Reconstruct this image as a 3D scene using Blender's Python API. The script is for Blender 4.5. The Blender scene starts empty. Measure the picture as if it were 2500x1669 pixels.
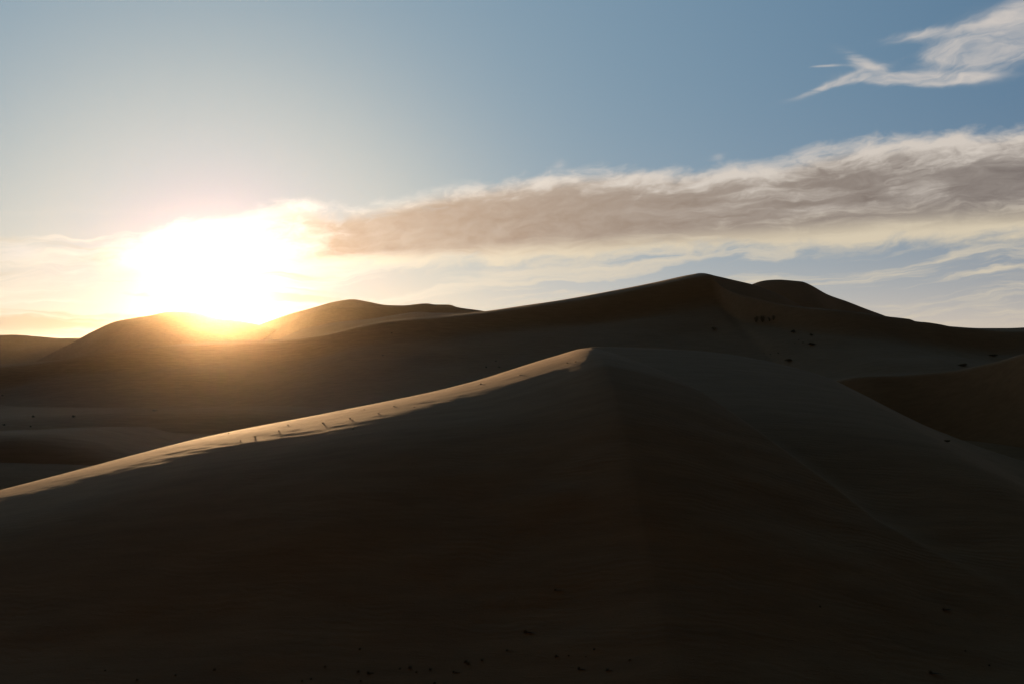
import bpy, math, random
import numpy as np

sc = bpy.context.scene
COL = sc.collection

# ------------------------------------------------------------------ camera
F = 2545.0            # focal length in photo pixels (2500 wide), about 36.6 mm
HORIZON = 870.0       # row of the horizon in the photo
cam_d = bpy.data.cameras.new("camera")
cam = bpy.data.objects.new("camera", cam_d)
COL.objects.link(cam)
cam.location = (0, 0, 0)
cam.rotation_euler = (math.radians(90), 0, 0)
cam_d.sensor_width = 36.0
cam_d.lens = 36.0 * F / 2500.0
cam_d.shift_y = (HORIZON - 834.5) / 2500.0
cam_d.clip_start = 0.1
cam_d.clip_end = 30000
sc.camera = cam

EXPOSURE = 1.6
GAIN = 2.0 ** EXPOSURE
sc.view_settings.view_transform = 'Standard'
sc.view_settings.look = 'None'
sc.view_settings.exposure = EXPOSURE
sc.view_settings.gamma = 1.0
sc.view_settings.use_curve_mapping = False
sc.cycles.use_denoising = True
sc.cycles.max_bounces = 5
sc.cycles.diffuse_bounces = 3
sc.cycles.volume_bounces = 1
sc.cycles.sample_clamp_indirect = 4.0

# ------------------------------------------------------------------ sun
SUN_AZ = math.atan((525 - 1250) / F)                       # left of the view axis
SUN_EL = math.atan((HORIZON - 725) / F * math.cos(SUN_AZ))
SUN_DIR = (math.sin(SUN_AZ) * math.cos(SUN_EL), math.cos(SUN_AZ) * math.cos(SUN_EL), math.sin(SUN_EL))
sun_d = bpy.data.lights.new("sun", 'SUN')
sun_d.energy = 2.8
sun_d.angle = math.radians(0.53)
sun_d.color = (1.0, 0.60, 0.29)
sun = bpy.data.objects.new("sun", sun_d)
COL.objects.link(sun)
sun.rotation_euler = (math.radians(90) - SUN_EL, 0, math.pi - SUN_AZ)   # lamp shines away from SUN_DIR
sun.location = (SUN_DIR[0] * 3000, SUN_DIR[1] * 3000, SUN_DIR[2] * 3000)


# ------------------------------------------------------------------ node expressions
class V:
    """a float socket that can be used in arithmetic"""
    tree = None

    def __init__(self, s):
        self.s = s

    @staticmethod
    def op(kind, *a, clamp=False):
        n = V.tree.nodes.new('ShaderNodeMath')
        n.operation = kind
        n.use_clamp = clamp
        for i, x in enumerate(a):
            if isinstance(x, V):
                V.tree.links.new(x.s, n.inputs[i])
            else:
                n.inputs[i].default_value = float(x)
        return V(n.outputs[0])

    def __add__(s, o): return V.op('ADD', s, o)
    __radd__ = __add__
    def __sub__(s, o): return V.op('SUBTRACT', s, o)
    def __rsub__(s, o): return V.op('SUBTRACT', o, s)
    def __mul__(s, o): return V.op('MULTIPLY', s, o)
    __rmul__ = __mul__
    def __truediv__(s, o): return V.op('DIVIDE', s, o)
    def __neg__(s): return V.op('MULTIPLY', s, -1.0)


def vexp(x): return V.op('EXPONENT', x)
def vmin(a, b): return V.op('MINIMUM', a, b)
def vmax(a, b): return V.op('MAXIMUM', a, b)


def sstep(x, a, b):
    """smooth step from 0 at a to 1 at b (a may be larger than b)"""
    n = V.tree.nodes.new('ShaderNodeMapRange')
    n.interpolation_type = 'SMOOTHSTEP'
    if a > b:
        a, b, lo, hi = b, a, 1.0, 0.0
    else:
        lo, hi = 0.0, 1.0
    V.tree.links.new(x.s, n.inputs[0])
    for i, v in enumerate((a, b, lo, hi)):
        n.inputs[1 + i].default_value = v
    return V(n.outputs[0])


def mixf(a, b, t):
    return a + (b - a) * t if isinstance(a, V) or isinstance(b, V) else a + t * (b - a)


def vec(x, y, z=0.0):
    n = V.tree.nodes.new('ShaderNodeCombineXYZ')
    for i, a in enumerate((x, y, z)):
        if isinstance(a, V):
            V.tree.links.new(a.s, n.inputs[i])
        else:
            n.inputs[i].default_value = a
    return n.outputs[0]


def noise(v, scale, detail=5, rough=0.55, distort=0.0):
    n = V.tree.nodes.new('ShaderNodeTexNoise')
    V.tree.links.new(v, n.inputs['Vector'])
    n.inputs['Scale'].default_value = scale
    n.inputs['Detail'].default_value = detail
    n.inputs['Roughness'].default_value = rough
    n.inputs['Distortion'].default_value = distort
    return V(n.outputs['Fac'])


def fcurve(x, pts, x0, x1, y0, y1):
    n = V.tree.nodes.new('ShaderNodeFloatCurve')
    c = n.mapping.curves[0]
    P = [((px - x0) / (x1 - x0), (py - y0) / (y1 - y0)) for px, py in pts]
    c.points[0].location = P[0]
    c.points[1].location = P[-1]
    for p in P[1:-1]:
        c.points.new(*p)
    n.mapping.use_clip = False
    n.mapping.update()
    t = V.op('DIVIDE', x - x0, x1 - x0, clamp=True)
    V.tree.links.new(t.s, n.inputs['Value'])
    return V(n.outputs[0]) * (y1 - y0) + y0


class C3:
    """three float expressions"""
    def __init__(s, r, g, b): s.c = (r, g, b)
    def __mul__(s, k): return C3(*[x * (k.c[i] if isinstance(k, C3) else k) for i, x in enumerate(s.c)])
    def __add__(s, o): return C3(*[o.c[i] + x if isinstance(o.c[i], V) else x + o.c[i] for i, x in enumerate(s.c)])


def mix3(a, b, t):
    out = []
    for p, q in zip(a.c, b.c):
        d = (q - p) if (isinstance(p, V) or isinstance(q, V)) else q - p
        out.append(t * d + p)
    return C3(*out)


def srgb(r, g, b):
    f = lambda c: c / 12.92 if c <= 0.04045 else ((c + 0.055) / 1.055) ** 2.4
    return C3(*[f(v / 255.0) for v in (r, g, b)])


def ae(px, py):
    """photo pixel -> azimuth, elevation in hundredths of a radian"""
    az = math.atan((px - 1250) / F)
    return 100 * az, 100 * math.atan((HORIZON - py) / F * math.cos(az))


# ------------------------------------------------------------------ sky
def build_world():
    w = bpy.data.worlds.new("World")
    sc.world = w
    w.use_nodes = True
    t = w.node_tree
    t.nodes.clear()
    V.tree = t
    out = t.nodes.new('ShaderNodeOutputWorld')
    bg = t.nodes.new('ShaderNodeBackground')
    STR = 0.1
    bg.inputs['Strength'].default_value = STR
    t.links.new(bg.outputs[0], out.inputs['Surface'])
    tc = t.nodes.new('ShaderNodeTexCoord')
    sep = t.nodes.new('ShaderNodeSeparateXYZ')
    t.links.new(tc.outputs['Generated'], sep.inputs[0])
    X, Y, Z = [V(sep.outputs[i]) for i in range(3)]
    a = V.op('ARCTAN2', X, Y) * 100.0
    e = V.op('ARCSINE', Z) * 100.0
    cosang = X * SUN_DIR[0] + Y * SUN_DIR[1] + Z * SUN_DIR[2]
    th = V.op('ARCCOSINE', vmin(vmax(cosang, -1.0), 1.0)) * (180 / math.pi)   # degrees from the sun

    sky = t.nodes.new('ShaderNodeTexSky')
    sky.sky_type = 'NISHITA'
    sky.sun_disc = False
    sky.sun_elevation = SUN_EL
    sky.sun_rotation = SUN_AZ
    sky.altitude = 800
    sky.air_density = 1.0
    sky.dust_density = 1.0
    sky.ozone_density = 1.5
    ssep = t.nodes.new('ShaderNodeSeparateColor')
    t.links.new(sky.outputs[0], ssep.inputs[0])
    nish = C3(*[V(ssep.outputs[i]) for i in range(3)])

    # clear air: blue away from the sun, a wide warm aureole round it, cream near the horizon,
    # the sky high up and behind the viewer greyed and dimmed to darken the shaded sand
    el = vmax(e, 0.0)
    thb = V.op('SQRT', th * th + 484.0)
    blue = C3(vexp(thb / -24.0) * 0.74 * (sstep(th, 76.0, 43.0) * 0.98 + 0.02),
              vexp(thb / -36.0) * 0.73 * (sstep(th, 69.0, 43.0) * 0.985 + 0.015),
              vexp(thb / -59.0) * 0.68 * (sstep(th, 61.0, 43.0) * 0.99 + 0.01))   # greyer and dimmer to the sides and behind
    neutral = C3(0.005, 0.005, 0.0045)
    da, de = (a - 100 * SUN_AZ) * 0.573 * 0.95, (e - 100 * SUN_EL) * 0.573 * 1.04
    bump = vexp((da * da + de * de) / -112.0)
    g2 = vexp(th / -1.8) * 0.6
    bmp = bump * (1.0 - vexp((th * th) / -64.0) * 0.9)            # the added haze gives the rest close to the sun
    aure = C3(bmp * 0.72 + g2, bmp * 0.52 + g2 * 0.93, bump * 0.215 + g2 * 0.80)
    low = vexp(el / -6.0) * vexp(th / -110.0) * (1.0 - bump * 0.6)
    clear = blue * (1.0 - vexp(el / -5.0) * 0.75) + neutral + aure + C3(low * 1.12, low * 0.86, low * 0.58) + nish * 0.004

    # ---- clouds, laid out by compass direction and height above the horizon
    P = vec(a, e)
    wx = noise(vec(a * 0.5, e * 1.0), 0.16, 4, 0.6)
    wy = noise(vec(a * 0.5 + 37.0, e * 1.0 + 11.0), 0.16, 4, 0.6)
    aw = a + (wx - 0.5) * 9.0
    ew = e + (wy - 0.5) * 3.4
    slant = ew - aw * 0.16                                         # streaks climb to the right
    n1 = noise(vec(aw * 0.36, slant * 0.72), 1.0, 8, 0.60, 0.1)
    n2 = noise(vec(aw * 0.11 + 5.0, slant * 0.36 + 3.0), 1.0, 7, 0.58, 0.1)
    n3 = noise(vec(aw * 0.10 - 9.0, (ew - aw * 0.05) * 0.80), 1.0, 7, 0.6, 0.1)

    up = [(120, 640), (250, 604), (330, 590), (405, 565), (440, 540), (520, 536), (640, 506), (720, 500), (800, 516),
          (1000, 488), (1080, 468), (1180, 452), (1290, 434), (1500, 416), (1700, 412), (1900, 396),
          (1990, 372), (2130, 348), (2300, 332), (2500, 314), (2900, 280)]
    lo = [(120, 660), (250, 668), (520, 690), (760, 668), (1000, 656), (1300, 646), (1600, 628), (1900, 612), (2200, 598),
          (2500, 585), (2900, 560)]
    A0, A1 = ae(120, 600)[0], ae(2900, 600)[0]
    yU = fcurve(a, [ae(*p) for p in up], A0, A1, 0.0, 30.0)
    yL = fcurve(a, [ae(*p) for p in lo], A0, A1, 0.0, 30.0)
    edge_l = sstep(a + (n3 - 0.5) * 8.0, ae(140, 0)[0], ae(330, 0)[0])
    edge_r = sstep(a, 75.0, 50.0)
    topd = (yU - ew * 0.45 - e * 0.55) / 1.5
    botd = (ew * 0.35 + e * 0.65 - yL) / 1.5
    inside = vmin(topd, botd)
    bank = sstep(inside + (n1 - 0.5) * 1.7 + (n2 - 0.5) * 2.2, -0.55, 0.80) * edge_l * edge_r
    p = (e - yL) / (yU - yL)
    # dark core of the bank: the thick part that hides the sunlit air behind
    ctop = 0.97 - sstep(a, -14.0, 20.0) * 0.10
    core = sstep(p + (n2 - 0.5) * 0.65 + (n1 - 0.5) * 0.55 - ctop, 0.12, -0.22) * sstep(p + (n3 - 0.5) * 0.30, 0.08, 0.32)
    patch = sstep(n3 * 0.75 + n1 * 0.35 + n2 * 0.25, 0.60, 0.92) * sstep(a, 4.0, 25.0)
    core = core * (1.0 - patch * 0.8) * (1.0 + (n1 - 0.5) * 0.7) * sstep(th + (n1 - 0.5) * 7.0 + (n2 - 0.5) * 5.0, 2.8, 8.5)
    near = vexp(th / -7.5)
    rim = C3(near * 1.7 + 0.66, near * 1.45 + 0.59, near * 1.1 + 0.52)
    dark = C3(vexp(th / -15.0) * 0.95 + 0.175, vexp(th / -15.0) * 0.64 + 0.155, vexp(th / -14.0) * 0.40 + 0.150)
    foot = sstep(p, 0.45, 0.15)
    rim = mix3(rim, C3(near * 1.6 + 0.68, near * 1.25 + 0.585, near * 0.85 + 0.43), foot)
    bank_col = mix3(rim, dark, core)
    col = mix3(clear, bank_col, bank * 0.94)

    # thin streaks between the bank and the dunes
    stz = sstep(e, 0.5, 2.5) * sstep(e, 13.5, 9.5) * sstep(vmax(a, -a), 75.0, 50.0)
    s1 = noise(vec(aw * 0.050 + 3.0, (ew - aw * 0.10) * 0.62 + 8.0), 1.0, 7, 0.60, 0.5)
    streak = sstep(s1, 0.455, 0.65) * stz
    cream = C3(near * 1.1 + 0.69, near * 0.98 + 0.60, near * 0.86 + 0.455)
    col = mix3(col, cream, streak * 0.78 * (1.0 - bank * 0.8))
    # a few darker bars low on the left
    s2 = noise(vec(aw * 0.035 + 17.0, ew * 0.80 + 2.0), 1.0, 5, 0.55, 0.3)
    bars = sstep(s2, 0.50, 0.66) * sstep(a, -12.0, -24.0) * sstep(e, 1.0, 3.0) * sstep(e, 11.0, 8.0)
    col = mix3(col, C3(0.74, 0.57, 0.38), bars * 0.85)

    # feathery cirrus high on the right, and a small puff on the far left
    ac, ec = a + (wx - 0.5) * 3.6, e + (wy - 0.5) * 1.5

    def blob(px, py, lx, ly, rot=0.0):
        ca, ce = ae(px, py)
        lx, ly = lx / F * 100, ly / F * 100
        c, s = math.cos(rot), math.sin(rot)
        u = ((ac - ca) * c + (ec - ce) * s) / lx
        v = ((ec - ce) * c - (ac - ca) * s) / ly
        return vexp(-(u * u + v * v))
    m = blob(2450, 92, 140, 44, 0.18) * 1.1
    m = m + blob(2570, 50, 150, 70, 0.25) * 0.9
    m = m + blob(2265, 86, 95, 15, 0.02) * 0.75
    m = m + blob(2340, 128, 80, 18, -0.10) * 0.7
    m = m + blob(2200, 190, 130, 15, -0.07) * 1.05
    m = m + blob(2335, 192, 75, 9, 0.02) * 0.8
    m = m + blob(2112, 164, 62, 20, -0.55) * 0.8
    m = m + blob(2030, 207, 95, 8, 0.28) * 1.0
    m = m + blob(2010, 168, 42, 4, 0.0) * 0.8
    m = m + blob(40, 625, 80, 24, 0.05) * 0.8
    m = m + blob(1760, 385, 26, 12, 0.2) * 0.5 + blob(1950, 375, 48, 10, 0.15) * 0.6 + blob(1375, 405, 18, 20, 0.9) * 0.45
    fib = ew - aw * 0.16 + (noise(vec(aw * 0.10 + 4.0, ew * 0.22), 1.0, 3, 0.5) - 0.5) * 5.0   # wind-combed fibres
    f1 = noise(vec(aw * 0.13 + 20.0, fib * 0.55), 1.0, 6, 0.55, 0.1)
    f2 = noise(vec(aw * 0.16 + 2.0, fib * 1.9), 1.0, 6, 0.6, 0.1)
    f3 = noise(vec(aw * 0.55 - 4.0, fib * 1.1), 1.0, 5, 0.6, 0.0)
    cir = sstep(vmin(m, 0.9) + (f1 - 0.5) * 1.9 + (f2 - 0.5) * 1.0 + (f3 - 0.5) * 0.5, 0.02, 1.50) * sstep(m, 0.0, 0.70)
    col = mix3(col, C3(near * 1.1 + 0.63, near * 0.95 + 0.575, near * 0.75 + 0.53), cir * 0.95)

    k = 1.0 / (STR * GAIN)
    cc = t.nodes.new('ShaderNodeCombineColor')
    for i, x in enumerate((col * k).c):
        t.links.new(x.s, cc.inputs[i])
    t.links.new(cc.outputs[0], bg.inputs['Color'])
    w.cycles.sampling_method = 'MANUAL'
    w.cycles.sample_map_resolution = 2048


build_world()

# ------------------------------------------------------------------ sand
def sand_material():
    m = bpy.data.materials.new("sand")
    m.use_nodes = True
    t = m.node_tree
    V.tree = t
    b = t.nodes['Principled BSDF']
    tc = t.nodes.new('ShaderNodeTexCoord')
    sep = t.nodes.new('ShaderNodeSeparateXYZ')
    t.links.new(tc.outputs['Object'], sep.inputs[0])
    x, y, z = [V(sep.outputs[i]) for i in range(3)]
    big = noise(vec(x, y, z), 0.035, 4)
    mid = noise(vec(x * 0.25, y, z), 0.55, 6, 0.65)
    fine = noise(vec(x, y, z), 9.0, 3, 0.6)
    f = (big - 0.5) * 0.25 + (mid - 0.5) * 0.70 + (fine - 0.5) * 0.25 + 1.0
    base = C3(0.325, 0.204, 0.108) * f
    cc = t.nodes.new('ShaderNodeCombineColor')
    for i, q in enumerate(base.c):
        t.links.new(q.s, cc.inputs[i])
    t.links.new(cc.outputs[0], b.inputs['Base Color'])
    b.inputs['Roughness'].default_value = 0.85
    b.inputs['Specular IOR Level'].default_value = 0.12
    # wind ripples: short wavy ridges, and softer patches between them
    wob = noise(vec(x * 0.15, y * 0.15, z * 0.15), 1.0, 3)
    rip = V.op('SINE', (y * 0.94 + z * 0.35 + x * 0.10) * 9.0 + wob * 30.0 + noise(vec(x, y, z), 0.8, 3) * 5.0)
    strip = noise(vec(x * 0.35, y * 1.6, z * 1.6), 0.9, 6, 0.68)
    patch = sstep(noise(vec(x, y * 2.0, z), 0.12, 3), 0.42, 0.62)
    fleck = noise(vec(x * 0.55 - y * 0.2, y * 2.2 + x * 0.3, z * 2.2), 1.7, 4, 0.7, 0.4)
    h = rip * 0.010 * patch + (strip - 0.5) * 0.05 + sstep(fleck, 0.55, 0.75) * 0.03 + (fine - 0.5) * 0.02
    bump = t.nodes.new('ShaderNodeBump')
    bump.inputs['Strength'].default_value = 0.7
    bump.inputs['Distance'].default_value = 1.0
    t.links.new(h.s, bump.inputs['Height'])
    t.links.new(bump.outputs[0], b.inputs['Normal'])
    return m


SAND = sand_material()

# ------------------------------------------------------------------ terrain maths
def hash2(ix, iy, seed):
    h = (ix.astype(np.int64) * 374761393 + iy.astype(np.int64) * 668265263 + seed * 1442695041) & 0xffffffff
    h = ((h ^ (h >> 13)) * 1274126177) & 0xffffffff
    return ((h ^ (h >> 16)) & 0xffff) / 65535.0


def vnoise(x, y, seed=0):
    ix, iy = np.floor(x), np.floor(y)
    fx, fy = x - ix, y - iy
    fx = fx ** 3 * (fx * (fx * 6 - 15) + 10)
    fy = fy ** 3 * (fy * (fy * 6 - 15) + 10)
    a, b = hash2(ix, iy, seed), hash2(ix + 1, iy, seed)
    c, d = hash2(ix, iy + 1, seed), hash2(ix + 1, iy + 1, seed)
    return a + (b - a) * fx + (c - a) * fy + (a - b - c + d) * fx * fy - 0.5


def fbm(x, y, octv=4, seed=0):
    s, amp = 0.0, 1.0
    for k in range(octv):
        s = s + amp * vnoise(x * 2 ** k + 17.3 * k, y * 2 ** k - 9.1 * k, seed + k)
        amp *= 0.5
    return s


def pchip(xs, ys, x):
    xs, ys = np.asarray(xs, float), np.asarray(ys, float)
    h = np.diff(xs)
    d = np.diff(ys) / h
    m = np.zeros_like(xs)
    for i in range(1, len(xs) - 1):
        if d[i - 1] * d[i] > 0:
            w1, w2 = 2 * h[i] + h[i - 1], h[i] + 2 * h[i - 1]
            m[i] = (w1 + w2) / (w1 / d[i - 1] + w2 / d[i])
    m[0], m[-1] = d[0], d[-1]
    x = np.asarray(x, float)
    k = np.clip(np.searchsorted(xs, x) - 1, 0, len(h) - 1)
    t = np.clip((x - xs[k]) / h[k], 0, 1)
    return ((1 + 2 * t) * (1 - t) ** 2 * ys[k] + t * (1 - t) ** 2 * h[k] * m[k]
            + t * t * (3 - 2 * t) * ys[k + 1] + t * t * (t - 1) * h[k] * m[k + 1])


def smax(a, b, k):
    h = np.clip(0.5 + 0.5 * (a - b) / k, 0, 1)
    return b + (a - b) * h + k * h * (1 - h)


def drop_table(prof):
    w = np.linspace(0, prof[-1][0], 4000)
    s = np.interp(w, [p[0] for p in prof], [p[1] for p in prof])
    return w, np.concatenate([[0], np.cumsum((s[1:] + s[:-1]) * 0.5 * np.diff(w))])


FLOOR = -22.0


def floor_h(x, y):
    r = np.sqrt(x * x + y * y)
    basin = 12.0 * np.exp(-((x + 75) / 42) ** 2 - ((y - 172) / 28) ** 2) + 13.0 * np.exp(-((x - 128) / 48) ** 2 - ((y - 215) / 42) ** 2)
    return FLOOR - basin + 2.0 * fbm(x / 160, y / 160, 3, 5) * np.clip(r / 200, 0.25, 1.0) + 0.25 * fbm(x / 14, y / 14, 3, 8)


class Dune:
    def __init__(s, crest, front, back, rough=0.0, seed=0, total=None, wave=40.0):
        P = np.array([(Yd * (u - 1250) / F, Yd, Yd * (HORIZON - v) / F) for u, v, Yd in crest])
        assert np.all(np.diff(P[:, 0]) > 0), "crest must run left to right"
        s.P, s.rough, s.seed, s.total, s.wave = P, rough, seed, total, wave
        s.ft, s.bt = drop_table(front), drop_table(back)

    def yc(s, x): return pchip(s.P[:, 0], s.P[:, 1], x)
    def zc(s, x): return pchip(s.P[:, 0], s.P[:, 2], x)

    def h(s, x, y):
        d = s.yc(x) - y
        wd = np.abs(d)
        f = np.interp(wd, *s.ft) + np.maximum(0, wd - s.ft[0][-1]) * 0.3
        b = np.interp(wd, *s.bt) + np.maximum(0, wd - s.bt[0][-1]) * 0.3
        zc = s.zc(x)
        if s.total:                      # taller parts of a crest fall proportionally further
            f = f * np.maximum(1.0, (zc - FLOOR + 3) / s.total)
        z = zc - np.where(d >= 0, f, b)
        if s.rough:
            z = z + s.rough * fbm(x / s.wave, y / s.wave, 4, s.seed) * np.clip(wd / s.wave, 0, 1)
        out = np.maximum(s.P[0, 0] - x, x - s.P[-1, 0])
        z = z - np.maximum(0, out) * 0.5
        return z


# far left low dune
DA = Dune([(-900, 850, 2300), (-300, 826, 2250), (0, 818, 2200), (30, 817, 2200), (102, 822, 2200), (153, 825.5, 2200), (200, 825, 2200),
           (300, 840, 2200), (420, 870, 2200)], [(0, .05), (30, .3), (300, .2)], [(0, .05), (30, .2), (300, .1)], 4, 1)
# dune below the sun
DB = Dune([(60, 895, 1480), (150, 850, 1490), (201, 824, 1500), (240, 803.6, 1500), (286, 784, 1500), (327, 776.5, 1500), (368, 770, 1500),
           (409, 761.7, 1500), (439, 760, 1500), (470, 761.7, 1500), (501, 769, 1500), (536, 778, 1500),
           (587, 784, 1500), (633, 793, 1500), (700, 812, 1500), (800, 850, 1500)],
          [(0, .03), (14, .45), (70, .5), (160, .2), (400, .08)], [(0, .03), (25, .2), (200, .25), (400, .1)], 4, 2, wave=70)
# middle far dune with two tops
DC = Dune([(420, 900, 1750), (560, 826, 1750), (633, 793, 1750), (664, 782, 1750), (715, 765, 1750), (766, 751, 1750), (817, 737, 1750),
           (861, 731, 1750), (899, 737, 1750), (945, 745, 1750), (981, 746, 1750), (1042, 741, 1750), (1062, 743.6, 1750),
           (1098, 744, 1750), (1114, 749.5, 1750), (1175, 758.6, 1750), (1300, 790, 1750), (1500, 850, 1750)],
          [(0, .03), (14, .42), (90, .45), (200, .2), (400, .1)], [(0, .03), (20, .3), (200, .25), (400, .1)], 4, 3, wave=80)
# two low waves of sand in front of it
DC2 = Dune([(640, 830, 1450), (720, 782, 1450), (792, 754, 1450), (868, 750, 1450), (930, 748.5, 1450), (974, 748.5, 1450),
            (1049, 745, 1450), (1110, 752, 1450), (1200, 775, 1450), (1350, 840, 1450)],
           [(0, .02), (10, .5), (60, .55), (140, .15), (300, .1)], [(0, .02), (15, .15), (300, .15)], 2, 4, wave=60)
DC3 = Dune([(680, 830, 1000), (760, 800, 1000), (830, 786, 1000), (904, 779, 1000), (966, 769, 1000), (1020, 762, 1000), (1065, 764, 1000),
            (1132, 764, 1000), (1250, 790, 1000), (1400, 840, 1000)],
           [(0, .02), (20, .10), (60, .2), (140, .2), (300, .1)], [(0, .02), (15, .15), (300, .15)], 1.5, 5, wave=50)
# the big dune: its crest runs from the left edge up to the highest peak and down again on the right
DE = Dune([(-900, 930, 560), (-300, 902, 575), (0, 888, 585), (83, 883, 588), (166, 875, 590), (249, 861, 594), (332, 849, 598),
           (440, 839, 602), (540, 832, 606), (705, 827, 610), (760, 820.5, 610), (800, 813.7, 610), (850, 803, 610), (904, 789, 612), (987, 777.6, 616),
           (1111, 768, 622), (1186, 759.7, 628), (1280, 746, 634), (1362, 734, 640), (1490, 711, 648), (1596, 690, 655),
           (1690, 670, 660), (1710, 667, 660), (1724, 679, 655), (1742, 697, 642), (1766, 709, 628), (1816, 723, 612), (1857, 735, 600),
           (1915, 745, 586), (1973, 751, 576), (2044, 757.6, 570), (2106, 766, 570), (2160, 773, 570), (2172, 773.5, 570), (2189, 780, 568),
           (2214, 782, 566), (2243, 786.6, 566), (2268, 792, 566), (2322, 797, 566), (2396, 801, 566), (2459, 801, 566), (2500, 799.5, 566),
           (2800, 780, 566), (3300, 790, 566)],
          [(0, .05), (4, .066), (27, .073), (32, .48), (44, .55), (60, .19), (120, .17), (260, .07), (320, .14), (420, .14)], [(0, .02), (8, .3), (120, .4), (250, .1)], 2.5, 6, total=49.0, wave=55)
# second crest behind the peak, and the round hump to its right
DE2 = Dune([(1560, 740, 700), (1660, 690, 700), (1712, 667, 700), (1749.5, 674.6, 700), (1795, 685, 700), (1835, 694.5, 700), (1880, 710, 700), (1960, 750, 700), (2100, 820, 700)],
           [(0, .02), (8, .45), (100, .5), (250, .1)], [(0, .02), (8, .4), (200, .4)], 1.5, 7)
DF = Dune([(1700, 760, 820), (1780, 716, 820), (1835, 694.5, 820), (1857, 687, 820), (1876, 684, 820), (1899, 683, 820), (1940, 686, 820), (1957, 688, 820),
           (1969, 693, 820), (2015, 718, 820), (2065, 736, 820), (2114, 755, 820), (2160, 772, 820), (2250, 810, 820), (2400, 880, 820)],
          [(0, .02), (14, .45), (100, .5), (250, .1)], [(0, .02), (14, .3), (200, .4)], 2, 9)
# dark dune at the right edge, nearer
DH = Dune([(1900, 1010, 330), (2000, 945, 325), (2065, 923, 322), (2114, 917, 320), (2189, 915, 318), (2272, 909, 314), (2334, 903, 310), (2417, 886, 304),
           (2459, 876, 300), (2500, 863, 296), (2700, 820, 285), (3100, 800, 270)],
          [(0, .02), (3, .55), (30, .62), (60, .5), (120, .25)], [(0, .02), (4, .35), (60, .4), (200, .1)], 1.2, 10, wave=30)
# low swells on the valley floor at left
DJ = Dune([(-700, 1040, 330), (-300, 1025, 330), (0, 1019, 330), (83, 1013, 330), (207, 1009, 330), (352, 1002, 330), (520, 1000, 330), (700, 1004, 330), (900, 1020, 330), (1200, 1060, 330)],
          [(0, .01), (8, .08), (40, .20), (100, .08)], [(0, .01), (10, .03), (120, .05)], 0.8, 11, wave=25)
DK = Dune([(-500, 1075, 238), (-200, 1064, 238), (0, 1059, 238), (60, 1058.5, 238), (124, 1060, 238), (187, 1071, 236), (249, 1083, 233), (290, 1098, 230), (420, 1140, 222)],
          [(0, .02), (6, .12), (14, .55), (45, .55), (70, .2)], [(0, .01), (10, .04), (80, .06)], 0.5, 12, wave=20)

# near dune: long crest climbing to the right, then a brink that bends towards the viewer
N1 = Dune([(-900, 1420, 84), (-420, 1300, 95), (-150, 1233, 102), (0, 1195.5, 106), (83, 1174.5, 108), (166, 1152, 110), (249, 1131, 112), (353, 1102, 114),
           (456, 1074, 116), (560, 1051, 118), (664, 1033, 120), (768, 1014, 122), (850, 997, 123), (904, 986, 124), (1007, 966, 125.5),
           (1090, 950, 127), (1140, 937, 128), (1215, 912, 129), (1298, 885.5, 130), (1360, 867, 131), (1410, 853, 131.5), (1424, 851.5, 131.5),
           (1464, 856, 131.5), (1502, 863, 131), (1551, 872, 131), (1613, 886, 130), (1736, 930, 129), (1930, 1030, 128), (2250, 1220, 127), (2900, 1600, 125)],
          [(0, .03), (6, .072), (13, .098), (24, .135), (34, .36), (45, .46), (70, .40), (90, .30)],
          [(0, .03), (.5, .55), (40, .6), (80, .3)], 0)
BRINK_X = [-200, 8.6, 9.2, 11.0, 12.7, 15.5, 18.7, 22.9, 30, 45, 130]
BRINK_D = [0, 0, 3.0, 9.5, 13.0, 17.0, 23.0, 31.0, 44.0, 60.0, 80.0]


def smooth_table(f, xg, sig):
    n = int(3 * sig / (xg[1] - xg[0]))
    k = np.exp(-0.5 * (np.arange(-n, n + 1) * (xg[1] - xg[0]) / sig) ** 2)
    return np.convolve(np.pad(f, n, mode='edge'), k / k.sum(), 'valid')


XG = np.arange(-100, 130, 0.1)
_z, _y = N1.zc(XG), N1.yc(XG)
_t = np.clip((3 - XG) / 9, 0, 1)                       # the crest stays crisp only close to the peak
N1_Z = smooth_table(_z, XG, 0.5) * (1 - _t) + smooth_table(_z, XG, 4.0) * _t
N1_Y = smooth_table(_y, XG, 4.0)
N1_ZW = smooth_table(_z, XG, 17.0)                     # what the face below follows
N1_A = np.clip(np.gradient(smooth_table(_z, XG, 5.0), XG), 0.02, 0.4)
N1.zc = lambda x: np.interp(x, XG, N1_Z)
N1.yc = lambda x: np.interp(x, XG, N1_Y)


def n1_h(x, y):
    """the windward face, cut along a brink that bends towards the viewer right of the peak"""
    yc, zc = N1.yc(x), N1.zc(x)
    st = 1.0 + 0.25 * np.clip((x + 40) / 48, 0, 1)
    yb = yc - np.interp(x, BRINK_X, BRINK_D)

    lean = (np.interp(x, XG, N1_A) - 0.21) * 0.27 - 0.022 * np.clip((x + 22) / 26, 0, 1)         # where the crest climbs faster the top leans a little more
    zw = np.interp(x, XG, N1_ZW)

    def front(d):
        d = np.maximum(d, 0) / st
        t = np.clip((d * st - 4) / 45.0, 0, 1)
        return zc + (zw - zc) * t * t * (3 - 2 * t) - lean * np.minimum(d * st, 24.0) - st * (np.interp(d, *N1.ft) + np.maximum(0, d - N1.ft[0][-1]) * 0.3)
    b = np.maximum(0, y - yb)
    slip = np.interp(b, *N1.bt) + np.maximum(0, b - N1.bt[0][-1]) * 0.3
    return np.where(y <= yb, front(yc - y), front(yc - yb) - slip)


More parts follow.
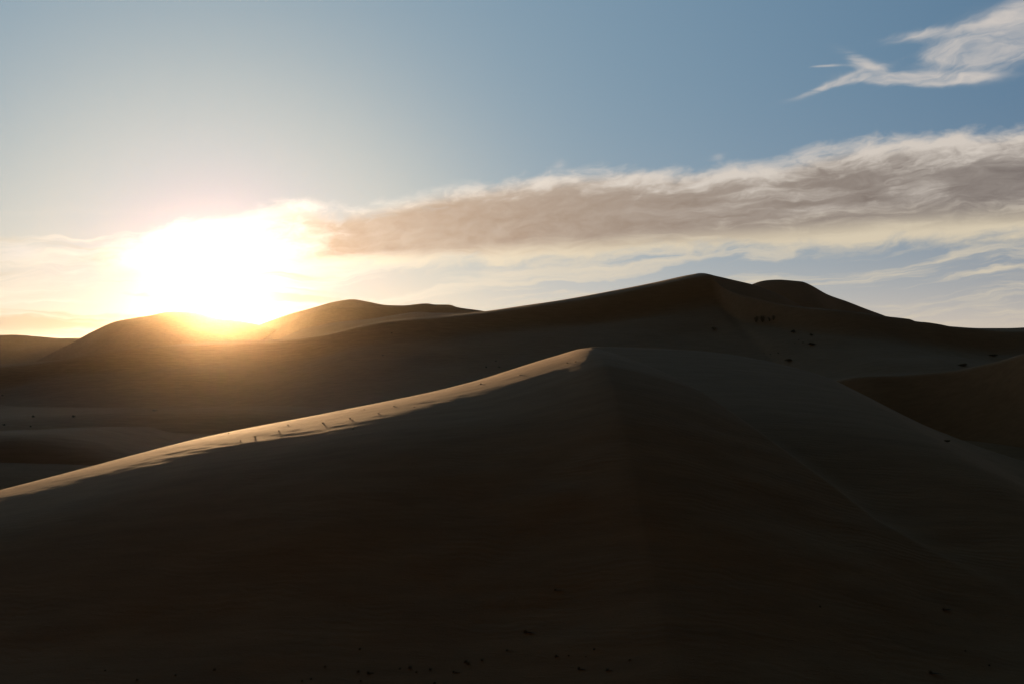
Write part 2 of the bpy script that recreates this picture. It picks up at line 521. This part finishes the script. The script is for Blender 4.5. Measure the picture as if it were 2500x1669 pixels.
N2 = Dune([(1000, 1010, 168), (1250, 925, 164), (1380, 878, 162), (1424, 856, 161), (1440, 849, 160.5), (1463, 847, 160), (1513, 848, 159), (1650, 854, 157), (1704, 857, 156), (1762, 863, 155), (1857, 878, 152),
           (1940, 897, 149), (2011, 918, 146), (2090, 955, 142), (2189, 1005, 136), (2251, 1035, 132), (2313, 1060, 128), (2397, 1092, 123), (2500, 1125, 117),
           (2750, 1190, 105), (3200, 1290, 92)],
          [(0, .05), (2, .15), (40, .17), (58, .34), (85, .40), (110, .3)], [(0, .05), (2, .45), (60, .5)], 0)


def near_h(x, y):
    a = n1_h(x, y)
    b = N2.h(x, y)
    z = smax(a, b, 0.6 + 7.0 * np.clip((x - 12) / 12, 0, 1))
    t = np.clip((x - 8) / 42, 0, 1)
    t = t * t * (3 - 2 * t)
    z = z + (b - z) * t
    fl = floor_h(x, y)
    z = smax(z, fl, 5.0)
    wd = np.clip((np.abs(N1.yc(x) - y) - 24.0) / 30.0, 0.015, 1)
    z = z + wd * (0.9 * fbm(x / 26, y / 18, 4, 31) + 0.10 * fbm(x / 5.0, y / 2.2, 3, 33))
    # low wind-drawn ridges on the gentle top of the dune
    dd = N1.yc(x) - y
    top = np.exp(-(dd / 26.0) ** 2) * np.clip(np.abs(dd) / 2.5, 0.12, 1)
    z = z + top * (0.022 * fbm(x / 3.4, (y + 0.22 * x) / 1.3, 3, 41) + 0.025 * fbm(x / 16.0, (y + 0.2 * x) / 5.0, 2, 43))
    # wind scours on the lower face
    for (cx, cy, ln, wdt, dep) in SCOURS:
        u = (x - cx) + 0.0
        v = (y - cy) - 0.10 * u + 0.25 * np.sin(u * 0.9)
        env = np.exp(-(u / ln) ** 2)
        z = z - dep * env * np.where(v < 0, np.exp(-(v / wdt) ** 2), np.exp(-(v / (wdt * .25)) ** 2))
    return z


SCOURS = []
FAR = [DA, DB, DC, DC2, DC3, DE, DE2, DF, DH, DJ, DK]


def total_h(x, y):
    z = floor_h(x, y)
    for d in FAR:
        z = np.maximum(z, d.h(x, y))
    near = (y < 235) & (x > -140) & (x < 150)
    return np.where(near, np.maximum(near_h(x, y), z), z)


def hit(u, v, y0=25.0, y1=2500.0):
    """where the sight line through photo pixel (u, v) meets the sand"""
    Yd = np.exp(np.linspace(math.log(y0), math.log(y1), 6000))
    x, z = Yd * (u - 1250) / F, Yd * (HORIZON - v) / F
    below = z < total_h(x, Yd)
    k = int(np.argmax(below))
    if not below[k]:
        k = len(Yd) - 1
    return float(x[k]), float(Yd[k]), float(total_h(x[k:k + 1], Yd[k:k + 1])[0])


for (u, v, ln, wdt, dep) in [(1225, 1487, 2.6, .5, .16), (1190, 1470, 2.0, .35, .10), (1255, 1511, 2.4, .4, .12), (1230, 1443, 2.2, .3, .09),
                             (1150, 1448, 1.6, .3, .07), (1290, 1475, 2.0, .3, .08), (1175, 1520, 1.8, .3, .08), (1400, 1438, 1.2, .2, .05)]:
    Yd = np.linspace(40, 130, 3000)
    zz = near_h(Yd * (u - 1250) / F, Yd)
    k = int(np.argmax(zz > Yd * (HORIZON - v) / F))
    SCOURS.append((float(Yd[k] * (u - 1250) / F), float(Yd[k]), ln, wdt, dep))


def grid_mesh(name, X, Y, Zv, mat):
    n, m = X.shape
    co = np.stack([X, Y, np.maximum(Zv, -44.0)], -1).reshape(-1, 3).astype(np.float32)
    i = np.arange(n * m).reshape(n, m)
    q = np.stack([i[:-1, :-1], i[1:, :-1], i[1:, 1:], i[:-1, 1:]], -1).reshape(-1, 4)
    me = bpy.data.meshes.new(name)
    me.vertices.add(len(co))
    me.vertices.foreach_set('co', co.ravel())
    me.loops.add(q.size)
    me.loops.foreach_set('vertex_index', q.ravel().astype(np.int32))
    me.polygons.add(len(q))
    me.polygons.foreach_set('loop_start', np.arange(0, q.size, 4, dtype=np.int32))
    me.update(calc_edges=True)
    me.validate()
    me.polygons.foreach_set('use_smooth', np.ones(len(q), dtype=bool))
    me.materials.append(mat)
    o = bpy.data.objects.new(name, me)
    COL.objects.link(o)
    return o


def rows(reach_f, reach_b, fine, grow=1.04, mx=6.0):
    def one(r):
        v, st, out = 0.0, fine, []
        while v < r:
            v += st
            st = min(st * grow, mx)
            out.append(v)
        return out
    return np.array([-q for q in reversed(one(reach_f))] + [0.0] + one(reach_b))


def build_dune(name, d, dx, reach_f, reach_b, fine, grow=1.05, mx=8.0):
    xs = np.arange(d.P[0, 0], d.P[-1, 0] + dx, dx)
    v = rows(reach_f, reach_b, fine, grow, mx)
    X = np.repeat(xs[:, None], len(v), 1)
    Y = d.yc(xs)[:, None] + v[None, :]
    Zv = d.h(X, Y)
    o = grid_mesh(name, X, Y, Zv, SAND)
    o['kind'] = 'structure'
    return o


# ground sheet to the horizon
gx = np.concatenate([-np.geomspace(9000, 130, 60), np.linspace(-120, 130, 60), np.geomspace(140, 9000, 60)])
gy = np.concatenate([np.linspace(-400, 20, 30), np.linspace(25, 700, 160), np.geomspace(710, 12000, 70)])
GX, GY = np.meshgrid(gx, gy, indexing='ij')
gz = floor_h(GX, GY) - 0.02
# the viewer stands on a dune of the same sand
gz = np.maximum(gz, -1.7 - 0.02 * GX ** 2 / 10 - np.maximum(0, GY + 2) * 0.55 - np.maximum(0, -GY - 8) * 0.12)
cover = (GY < 222) & (GX > -60) & (GX < 112) & (GY > 45)
gz = np.where(cover, np.minimum(gz, near_h(GX, GY) - 1.5), gz)
o = grid_mesh('ground', GX, GY, gz, SAND)
o['kind'] = 'structure'

# near dune
xs = np.arange(-82, 126, 0.27)
v = rows(112, 112, 0.12, 1.009, 0.5)
NX = np.repeat(xs[:, None], len(v), 1)
NY = N1.yc(xs)[:, None] + v[None, :]
o = grid_mesh('sand_dune', NX, NY, near_h(NX, NY), SAND)
o['kind'] = 'structure'

build_dune('sand_dune', DK, 0.8, 90, 90, 0.3)
build_dune('sand_dune', DJ, 1.5, 120, 130, 0.5)
build_dune('sand_dune', DH, 1.2, 140, 120, 0.4)
build_dune('sand_dune', DE, 2.2, 380, 220, 0.5)
build_dune('sand_dune', DE2, 2.0, 200, 200, 1.0)
build_dune('sand_dune', DF, 2.5, 220, 200, 1.0)
build_dune('sand_dune', DC3, 3.0, 300, 300, 1.0)
build_dune('sand_dune', DC2, 4.0, 300, 300, 1.0)
build_dune('sand_dune', DC, 4.0, 420, 400, 1.0)
build_dune('sand_dune', DB, 4.0, 420, 400, 1.0)
build_dune('sand_dune', DA, 6.0, 300, 300, 1.5)

# ------------------------------------------------------------------ plants
def plant_material(name, rgb):
    m = bpy.data.materials.new(name)
    m.use_nodes = True
    t = m.node_tree
    V.tree = t
    b = t.nodes['Principled BSDF']
    tc = t.nodes.new('ShaderNodeTexCoord')
    n = noise(tc.outputs['Object'], 6.0, 3)
    f = n * 0.9 + 0.55
    cc = t.nodes.new('ShaderNodeCombineColor')
    for i, q in enumerate(rgb):
        t.links.new((f * q).s, cc.inputs[i])
    t.links.new(cc.outputs[0], b.inputs['Base Color'])
    b.inputs['Roughness'].default_value = 0.8
    return m


GRASS = plant_material('dry_grass', (0.145, 0.112, 0.06))
SHRUB = plant_material('shrub_leaves', (0.135, 0.110, 0.06))


class Mesh:
    def __init__(s): s.v, s.f = [], []

    def strand(s, pts, r0, r1):
        """a three-sided tapering stem through pts"""
        base = len(s.v)
        for k, p in enumerate(pts):
            r = r0 + (r1 - r0) * k / (len(pts) - 1)
            for a in (0.3, 2.4, 4.5):
                s.v.append((p[0] + r * math.cos(a), p[1] + r * math.sin(a), p[2]))
        for k in range(len(pts) - 1):
            for j in range(3):
                a, b = base + 3 * k + j, base + 3 * k + (j + 1) % 3
                s.f.append((a, b, b + 3, a + 3))
        e = base + 3 * (len(pts) - 1)
        s.f.append((e, e + 1, e + 2))

    def leaf(s, p, d, ln, w, rnd):
        q = (rnd.uniform(-1, 1), rnd.uniform(-1, 1), rnd.uniform(-1, 1))
        c = (d[1] * q[2] - d[2] * q[1], d[2] * q[0] - d[0] * q[2], d[0] * q[1] - d[1] * q[0])
        m = math.sqrt(sum(x * x for x in c)) or 1
        c = [x / m * w for x in c]
        b = len(s.v)
        s.v += [p, tuple(p[i] + d[i] * ln * .5 + c[i] for i in range(3)), tuple(p[i] + d[i] * ln for i in range(3)),
                tuple(p[i] + d[i] * ln * .5 - c[i] for i in range(3))]
        s.f.append((b, b + 1, b + 2, b + 3))

    def build(s, name, mat):
        me = bpy.data.meshes.new(name)
        me.from_pydata(s.v, [], s.f)
        me.materials.append(mat)
        return bpy.data.objects.new(name, me)


def tuft(seed, n=70, tail=0.0):
    """about 1 m wide at unit scale; blades lean with the wind towards +x, tail = trailing stems lying on the sand"""
    r, m = random.Random(seed), Mesh()
    for _ in range(n):
        bx, by = r.gauss(0, .13), r.gauss(0, .13)
        h, az, lean = r.uniform(.25, .62), r.uniform(0, 6.283), r.uniform(.05, .42)
        dx, dy = lean * math.cos(az) + r.uniform(.02, .22), lean * math.sin(az)
        m.strand([(bx, by, -.06), (bx + dx * .35, by + dy * .35, h * .6), (bx + dx, by + dy, h * r.uniform(.8, 1.0))], .016, .004)
    for _ in range(int(n * tail * 1.6)):
        x0, ln = abs(r.gauss(0, .5)), r.uniform(.5, 1.5)
        y0 = r.gauss(0, .07)
        m.strand([(x0, y0, -.03), (x0 + ln * .4, y0 + r.gauss(0, .05), r.uniform(.05, .16)), (x0 + ln, y0 + r.gauss(0, .09), .02)], .032, .008)
    return m


def bush(seed, n=900, rx=1.0, rz=0.8, stems=26, clumps=7):
    r, m = random.Random(seed), Mesh()
    cs = []
    for _ in range(clumps):
        a, q = r.uniform(0, 6.283), math.sqrt(r.random()) * .62
        cs.append((math.cos(a) * q * rx, math.sin(a) * q * rx, r.uniform(.25, .85) * rz, r.uniform(.20, .42)))
    for c in cs:
        for _ in range(max(1, stems // clumps)):
            e = (c[0] + r.gauss(0, .15) * rx, c[1] + r.gauss(0, .15) * rx, c[2] + r.uniform(-.05, .3) * rz)
            m.strand([(r.gauss(0, .08) * rx, r.gauss(0, .08) * rx, -.1), (e[0] * .55, e[1] * .55, e[2] * .45), e], .022, .006)
    for _ in range(n):
        c = r.choice(cs)
        d = [r.gauss(0, 1) for _ in range(3)]
        l = math.sqrt(sum(x * x for x in d)) or 1
        d = [x / l for x in d]
        k = c[3] * r.random() ** .4
        p = (c[0] + d[0] * k * rx, c[1] + d[1] * k * rx, max(.0, c[2] + d[2] * k * rz))
        d[2] += .4
        m.leaf(p, d, r.uniform(.08, .17), r.uniform(.02, .04), r)
    return m


def upright(seed):
    r, m = random.Random(seed), Mesh()
    for _ in range(14):
        x, y, h = r.gauss(0, .12), r.gauss(0, .12), r.uniform(.6, 1.25)
        tx, ty = x * 1.9 + r.gauss(0, .08), y * 1.9 + r.gauss(0, .08)
        m.strand([(x * .4, y * .4, -.08), (x, y, h * .5), (tx, ty, h)], .03, .008)
        for _ in range(46):
            t = r.uniform(.15, 1.0)
            d = [r.gauss(0, .6), r.gauss(0, .6), 1.0]
            m.leaf((x * .4 + (tx - x * .4) * t + r.gauss(0, .04), y * .4 + (ty - y * .4) * t + r.gauss(0, .04), h * t), d, r.uniform(.07, .15), .02, r)
    return m


KINDS = {
    'tuft': ('grass_tuft', 'grass tuft', [tuft(k, 70).build('grass_tuft', GRASS) for k in (1, 2, 3)]),
    'trail': ('grass_tuft', 'grass tuft', [tuft(k, 80, .9).build('grass_tuft', GRASS) for k in (4, 5)]),
    'bush': ('desert_shrub', 'shrub', [bush(k).build('desert_shrub', SHRUB) for k in (6, 7, 8)]),
    'low': ('desert_shrub', 'shrub', [bush(k, 1400, 1.3, .40, 40, 12).build('desert_shrub', SHRUB) for k in (9, 10)]),
    'upright': ('desert_shrub', 'shrub', [upright(k).build('desert_shrub', SHRUB) for k in (11, 12)]),
}
rnd = random.Random(4)
used = {}


def plant(kind, u, v, width_px, label, group):
    """one plant rooted where the photo's pixel (u, v) meets the sand, width_px wide in the photo"""
    name, cat, variants = KINDS[kind]
    src = variants[used.get(kind, 0) % len(variants)]
    used[kind] = used.get(kind, 0) + 1
    o = src.copy()
    o.name = name
    COL.objects.link(o)
    x, y, z = hit(u, v)
    natural = {'tuft': .8, 'trail': 1.2, 'bush': 1.8, 'low': 2.6, 'upright': .55}[kind]
    sc_ = width_px * y / F / natural * (0.6 if group == CR else 0.75)
    o.location = (x, y, z - 0.02 * sc_)
    o.scale = (sc_, sc_, sc_ * rnd.uniform(.85, 1.15) * (0.55 if group == CR else 1.0))
    o.rotation_euler = (0, 0, rnd.uniform(-.35, .35) if kind in ('tuft', 'trail') else rnd.uniform(0, 6.28))
    o['label'], o['category'], o['group'] = label, cat, group
    return o


FG, CR, EA, VL = 'grass tufts on the foreground sand', 'grass tufts on the sunlit crest', 'shrubs on the flank below the high peak', 'shrubs in the valley behind the crest'
PLANTS = [
    ('trail', 1281, 1543, 22, 'large dark grass tuft with a long trailing tail below the wind-scoured streaks', FG),
    ('trail', 1355, 1440, 14, 'lone grass tuft high on the shaded slope right of the scoured streaks', FG),
    ('trail', 1237, 1588, 14, 'small trailing grass tuft below the large tailed tuft', FG),
    ('trail', 1357, 1603, 19, 'thick dark grass tuft with a smaller sprig close to its right', FG),
    ('trail', 1413, 1633, 19, 'grass tuft with a straight tail beneath the tuft and sprig pair', FG),
    ('trail', 1482, 1637, 20, 'long low grass tuft, rightmost of the two tailed tufts near the bottom edge', FG),
    ('trail', 2271, 1642, 24, 'thick dark grass tuft with a very long tail in the lower right corner', FG),
    ('trail', 2303, 1489, 22, 'thin flat grass tuft lying alone on the right of the shaded slope', FG),
    ('trail', 898, 1644, 18, 'tailed grass tuft just right of a rounder tuft near the bottom edge', FG),
    ('trail', 1107, 1641, 15, 'trailing grass tuft below and left of the two tufts that overlap', FG),
    ('tuft', 874, 1640, 11, 'round grass tuft just left of a tailed tuft near the bottom edge', FG),
    ('tuft', 1388, 1601, 7, 'little sprig of grass at the tail end of a thick tuft', FG),
    ('tuft', 1450, 1586, 9, 'faint small grass tuft above and right of the thick tuft with a sprig', FG),
    ('tuft', 1430, 1603, 5, 'tiniest grass sprig, alone right of the thick tuft and its sprig', FG),
    ('tuft', 1537, 1612, 10, 'single small grass tuft farthest right of the central foreground cluster', FG),
    ('tuft', 1176, 1612, 11, 'small grass tuft just right of the two tufts that overlap', FG),
    ('tuft', 1136, 1616, 13, 'upper left one of two overlapping dark grass tufts in the foreground', FG),
    ('tuft', 1143, 1621, 14, 'lower right one of two overlapping dark grass tufts in the foreground', FG),
    ('tuft', 1000, 1630, 14, 'bushy grass tuft with a smaller one left of it and one below right', FG),
    ('tuft', 976, 1633, 8, 'small grass tuft left of a bushier tuft near the bottom', FG),
    ('tuft', 1016, 1641, 9, 'small grass tuft below and right of a bushier tuft', FG),
    ('tuft', 1050, 1635, 11, 'grass tuft midway between the bushy tuft and the overlapping pair', FG),
    ('tuft', 1060, 1667, 12, 'grass tuft cut by the bottom edge of the picture near the middle', FG),
    ('tuft', 878, 1585, 9, 'faint grass tuft alone on the slope above the round and tailed pair', FG),
    ('tuft', 880, 1663, 10, 'flat grass tuft at the bottom edge beneath the round and tailed pair', FG),
    ('tuft', 793, 1627, 10, 'grass tuft uppermost of three left of the round and tailed pair', FG),
    ('tuft', 759, 1657, 9, 'middle grass tuft of three stepping down to the bottom edge', FG),
    ('tuft', 737, 1663, 9, 'lowest grass tuft of three stepping down to the bottom edge', FG),
    ('tuft', 523, 1636, 11, 'dark grass tuft by itself, nearest the middle of the lower left quarter', FG),
    ('tuft', 428, 1649, 9, 'grass tuft second from the right in the sparse lower left row', FG),
    ('tuft', 334, 1660, 11, 'grass tuft third from the right in the sparse lower left row', FG),
    ('tuft', 256, 1636, 7, 'tiny faint grass tuft farthest left on the foreground sand', FG),
    ('tuft', 2002, 1481, 8, 'tiny grass tuft alone on the broad empty right part of the slope', FG),
    ('tuft', 2356, 1589, 7, 'tiny grass tuft above the two tufts of the lower right corner', FG),
    ('tuft', 2415, 1624, 9, 'small grass tuft farthest right, above and right of the long tailed one', FG),
    ('trail', 622, 1066, 17, 'dark grass tuft with sand trail at the shadow edge of the lit crest', CR),
    ('trail', 680, 1051, 11, 'grass tuft inside the lit strip above the shadow edge tuft', CR),
    ('trail', 788, 1032, 16, 'low trailing grass on the shadow edge right of the brightest crest', CR),
    ('trail', 854, 1021, 15, 'small trailing grass tuft on the lit strip above a tuft in the shade', CR),
    ('trail', 862, 1047, 16, 'trailing grass tuft in the shade just below the lit strip', CR),
    ('trail', 1270, 915, 16, 'dark hooked grass tuft in the broad lit sand left of the peak', CR),
    ('trail', 1173, 937, 14, 'flat grass tuft near the crest line where the crest steepens', CR),
    ('trail', 1385, 886, 15, 'left one of two grass tufts on the lit sand right below the peak', CR),
    ('tuft', 703, 1037, 8, 'little grass tuft on the lit strip close under the crest line', CR),
    ('tuft', 558, 1057, 7, 'small grass tuft near the crest line at the start of the bright rim', CR),
    ('tuft', 587, 1075, 6, 'small grass sprig left of the dark shadow edge tuft', CR),
    ('tuft', 924, 1009, 9, 'grass tuft low on the lit strip left of the speckled patch', CR),
    ('tuft', 962, 991, 9, 'grass tuft in the middle of the speckled lit patch', CR),
    ('tuft', 889, 999, 6, 'tiny grass tuft close to the crest line left of the speckled patch', CR),
    ('tuft', 1011, 993, 8, 'grass tuft low on the lit strip right of the speckled patch', CR),
    ('tuft', 1405, 883, 10, 'right one of two grass tufts on the lit sand right below the peak', CR),
    ('upright', 1846, 787, 8, 'upright dark shrub, leftmost of the row high under the right hump', EA),
    ('upright', 1862, 787, 11, 'tallest and broadest upright shrub in the row under the right hump', EA),
    ('upright', 1879, 786, 7, 'slim upright shrub between the broad one and the last of the row', EA),
    ('upright', 1889, 782, 7, 'upright shrub with a bent top, rightmost of the row under the hump', EA),
    ('bush', 1745, 806, 22, 'rounded shrub alone below the high peak, left of the upright row', EA),
    ('bush', 1937, 812, 20, 'mound shaped shrub just left of a similar dark shrub on the right flank', EA),
    ('bush', 1981, 820, 16, 'dark shrub with a pale gap, right of the mound shaped one', EA),
    ('bush', 1950, 831, 5, 'small shrub between the mound shrub and the low flat strip of scrub', EA),
    ('bush', 1960, 837, 6, 'small shrub just above the left end of the low flat scrub', EA),
    ('bush', 1941, 838, 5, 'smallest shrub left of the low flat scrub', EA),
    ('bush', 1866, 864, 7, 'left shrub of three faint ones above the near dune shoulder', EA),
    ('bush', 1881, 865, 7, 'middle shrub of three faint ones above the near dune shoulder', EA),
    ('bush', 1900, 863, 9, 'right shrub of three faint ones above the near dune shoulder', EA),
    ('bush', 1218, 897, 10, 'dark shrub, right one of a pair on the sand above the lit crest', EA),
    ('bush', 1187, 897, 10, 'dark flat shrub, left one of a pair on the sand above the lit crest', EA),
    ('bush', 1210, 882, 8, 'faint small shrub above the pair over the lit crest', EA),
    ('bush', 934, 868, 8, 'small thin shrub alone on the slope above the speckled crest', EA),
    ('bush', 956, 815, 7, 'tiny shrub high on the slope under the bright far rim', EA),
    ('bush', 2400, 837, 4, 'tiny shrub alone on the bare sand at the far right', EA),
    ('low', 1980, 842, 34, 'long low strip of scrub beneath the small shrubs on the right flank', EA),
    ('low', 1926, 881, 34, 'wide flat shrub nearest the shoulder of the near dune', EA),
    ('low', 2352, 893, 44, 'broad dark scrub draped over the crest of the dark right dune', EA),
    ('low', 2425, 869, 34, 'low scrub behind the dark right dune, near the picture edge', EA),
    ('low', 2312, 1078, 30, 'faint patch of scrub on the lower edge of the dark hollow', EA),
    ('bush', 6, 966, 9, 'dim shrub at the left picture edge, highest in the valley', VL),
    ('bush', 80, 1018, 13, 'dim shrub left of another on the swell in the left valley', VL),
    ('bush', 180, 1018, 13, 'dim shrub on the swell, nearer the crest than its left neighbour', VL),
    ('bush', 378, 1004, 16, 'dim shrub close above the lit crest on the right end of the swell', VL),
    ('bush', 10, 1038, 12, 'dark shrub at the left picture edge just below the swell', VL),
    ('bush', 74, 1042, 8, 'small dim shrub below the swell right of the edge shrub', VL),
]
for p in PLANTS:
    plant(*p)

# ------------------------------------------------------------------ haze added for the glow round the sun and over the dunes
def build_haze():
    x0, x1, y0, y1, z0, z1 = -9600, 9600, -800, 12800, -46.0, 102.0
    vs = [(x, y, z) for z in (z0, z1) for x, y in ((x0, y0), (x1, y0), (x1, y1), (x0, y1))]
    fs = [(3, 2, 1, 0), (4, 5, 6, 7), (0, 1, 5, 4), (1, 2, 6, 5), (2, 3, 7, 6), (3, 0, 4, 7)]
    me = bpy.data.meshes.new('haze')
    me.from_pydata(vs, [], fs)
    o = bpy.data.objects.new('haze', me)
    COL.objects.link(o)
    o['kind'] = 'stuff'
    m = bpy.data.materials.new('glow_haze')
    m.use_nodes = True
    t = m.node_tree
    t.nodes.clear()
    out = t.nodes.new('ShaderNodeOutputMaterial')
    pv = t.nodes.new('ShaderNodeVolumePrincipled')
    pv.inputs['Color'].default_value = (0.98, 0.86, 0.68, 1)
    pv.inputs['Density'].default_value = 0.000007
    pv.inputs['Density Attribute'].default_value = ''
    pv.inputs['Anisotropy'].default_value = 0.955
    t.links.new(pv.outputs[0], out.inputs['Volume'])
    me.materials.append(m)
    return o


build_haze()
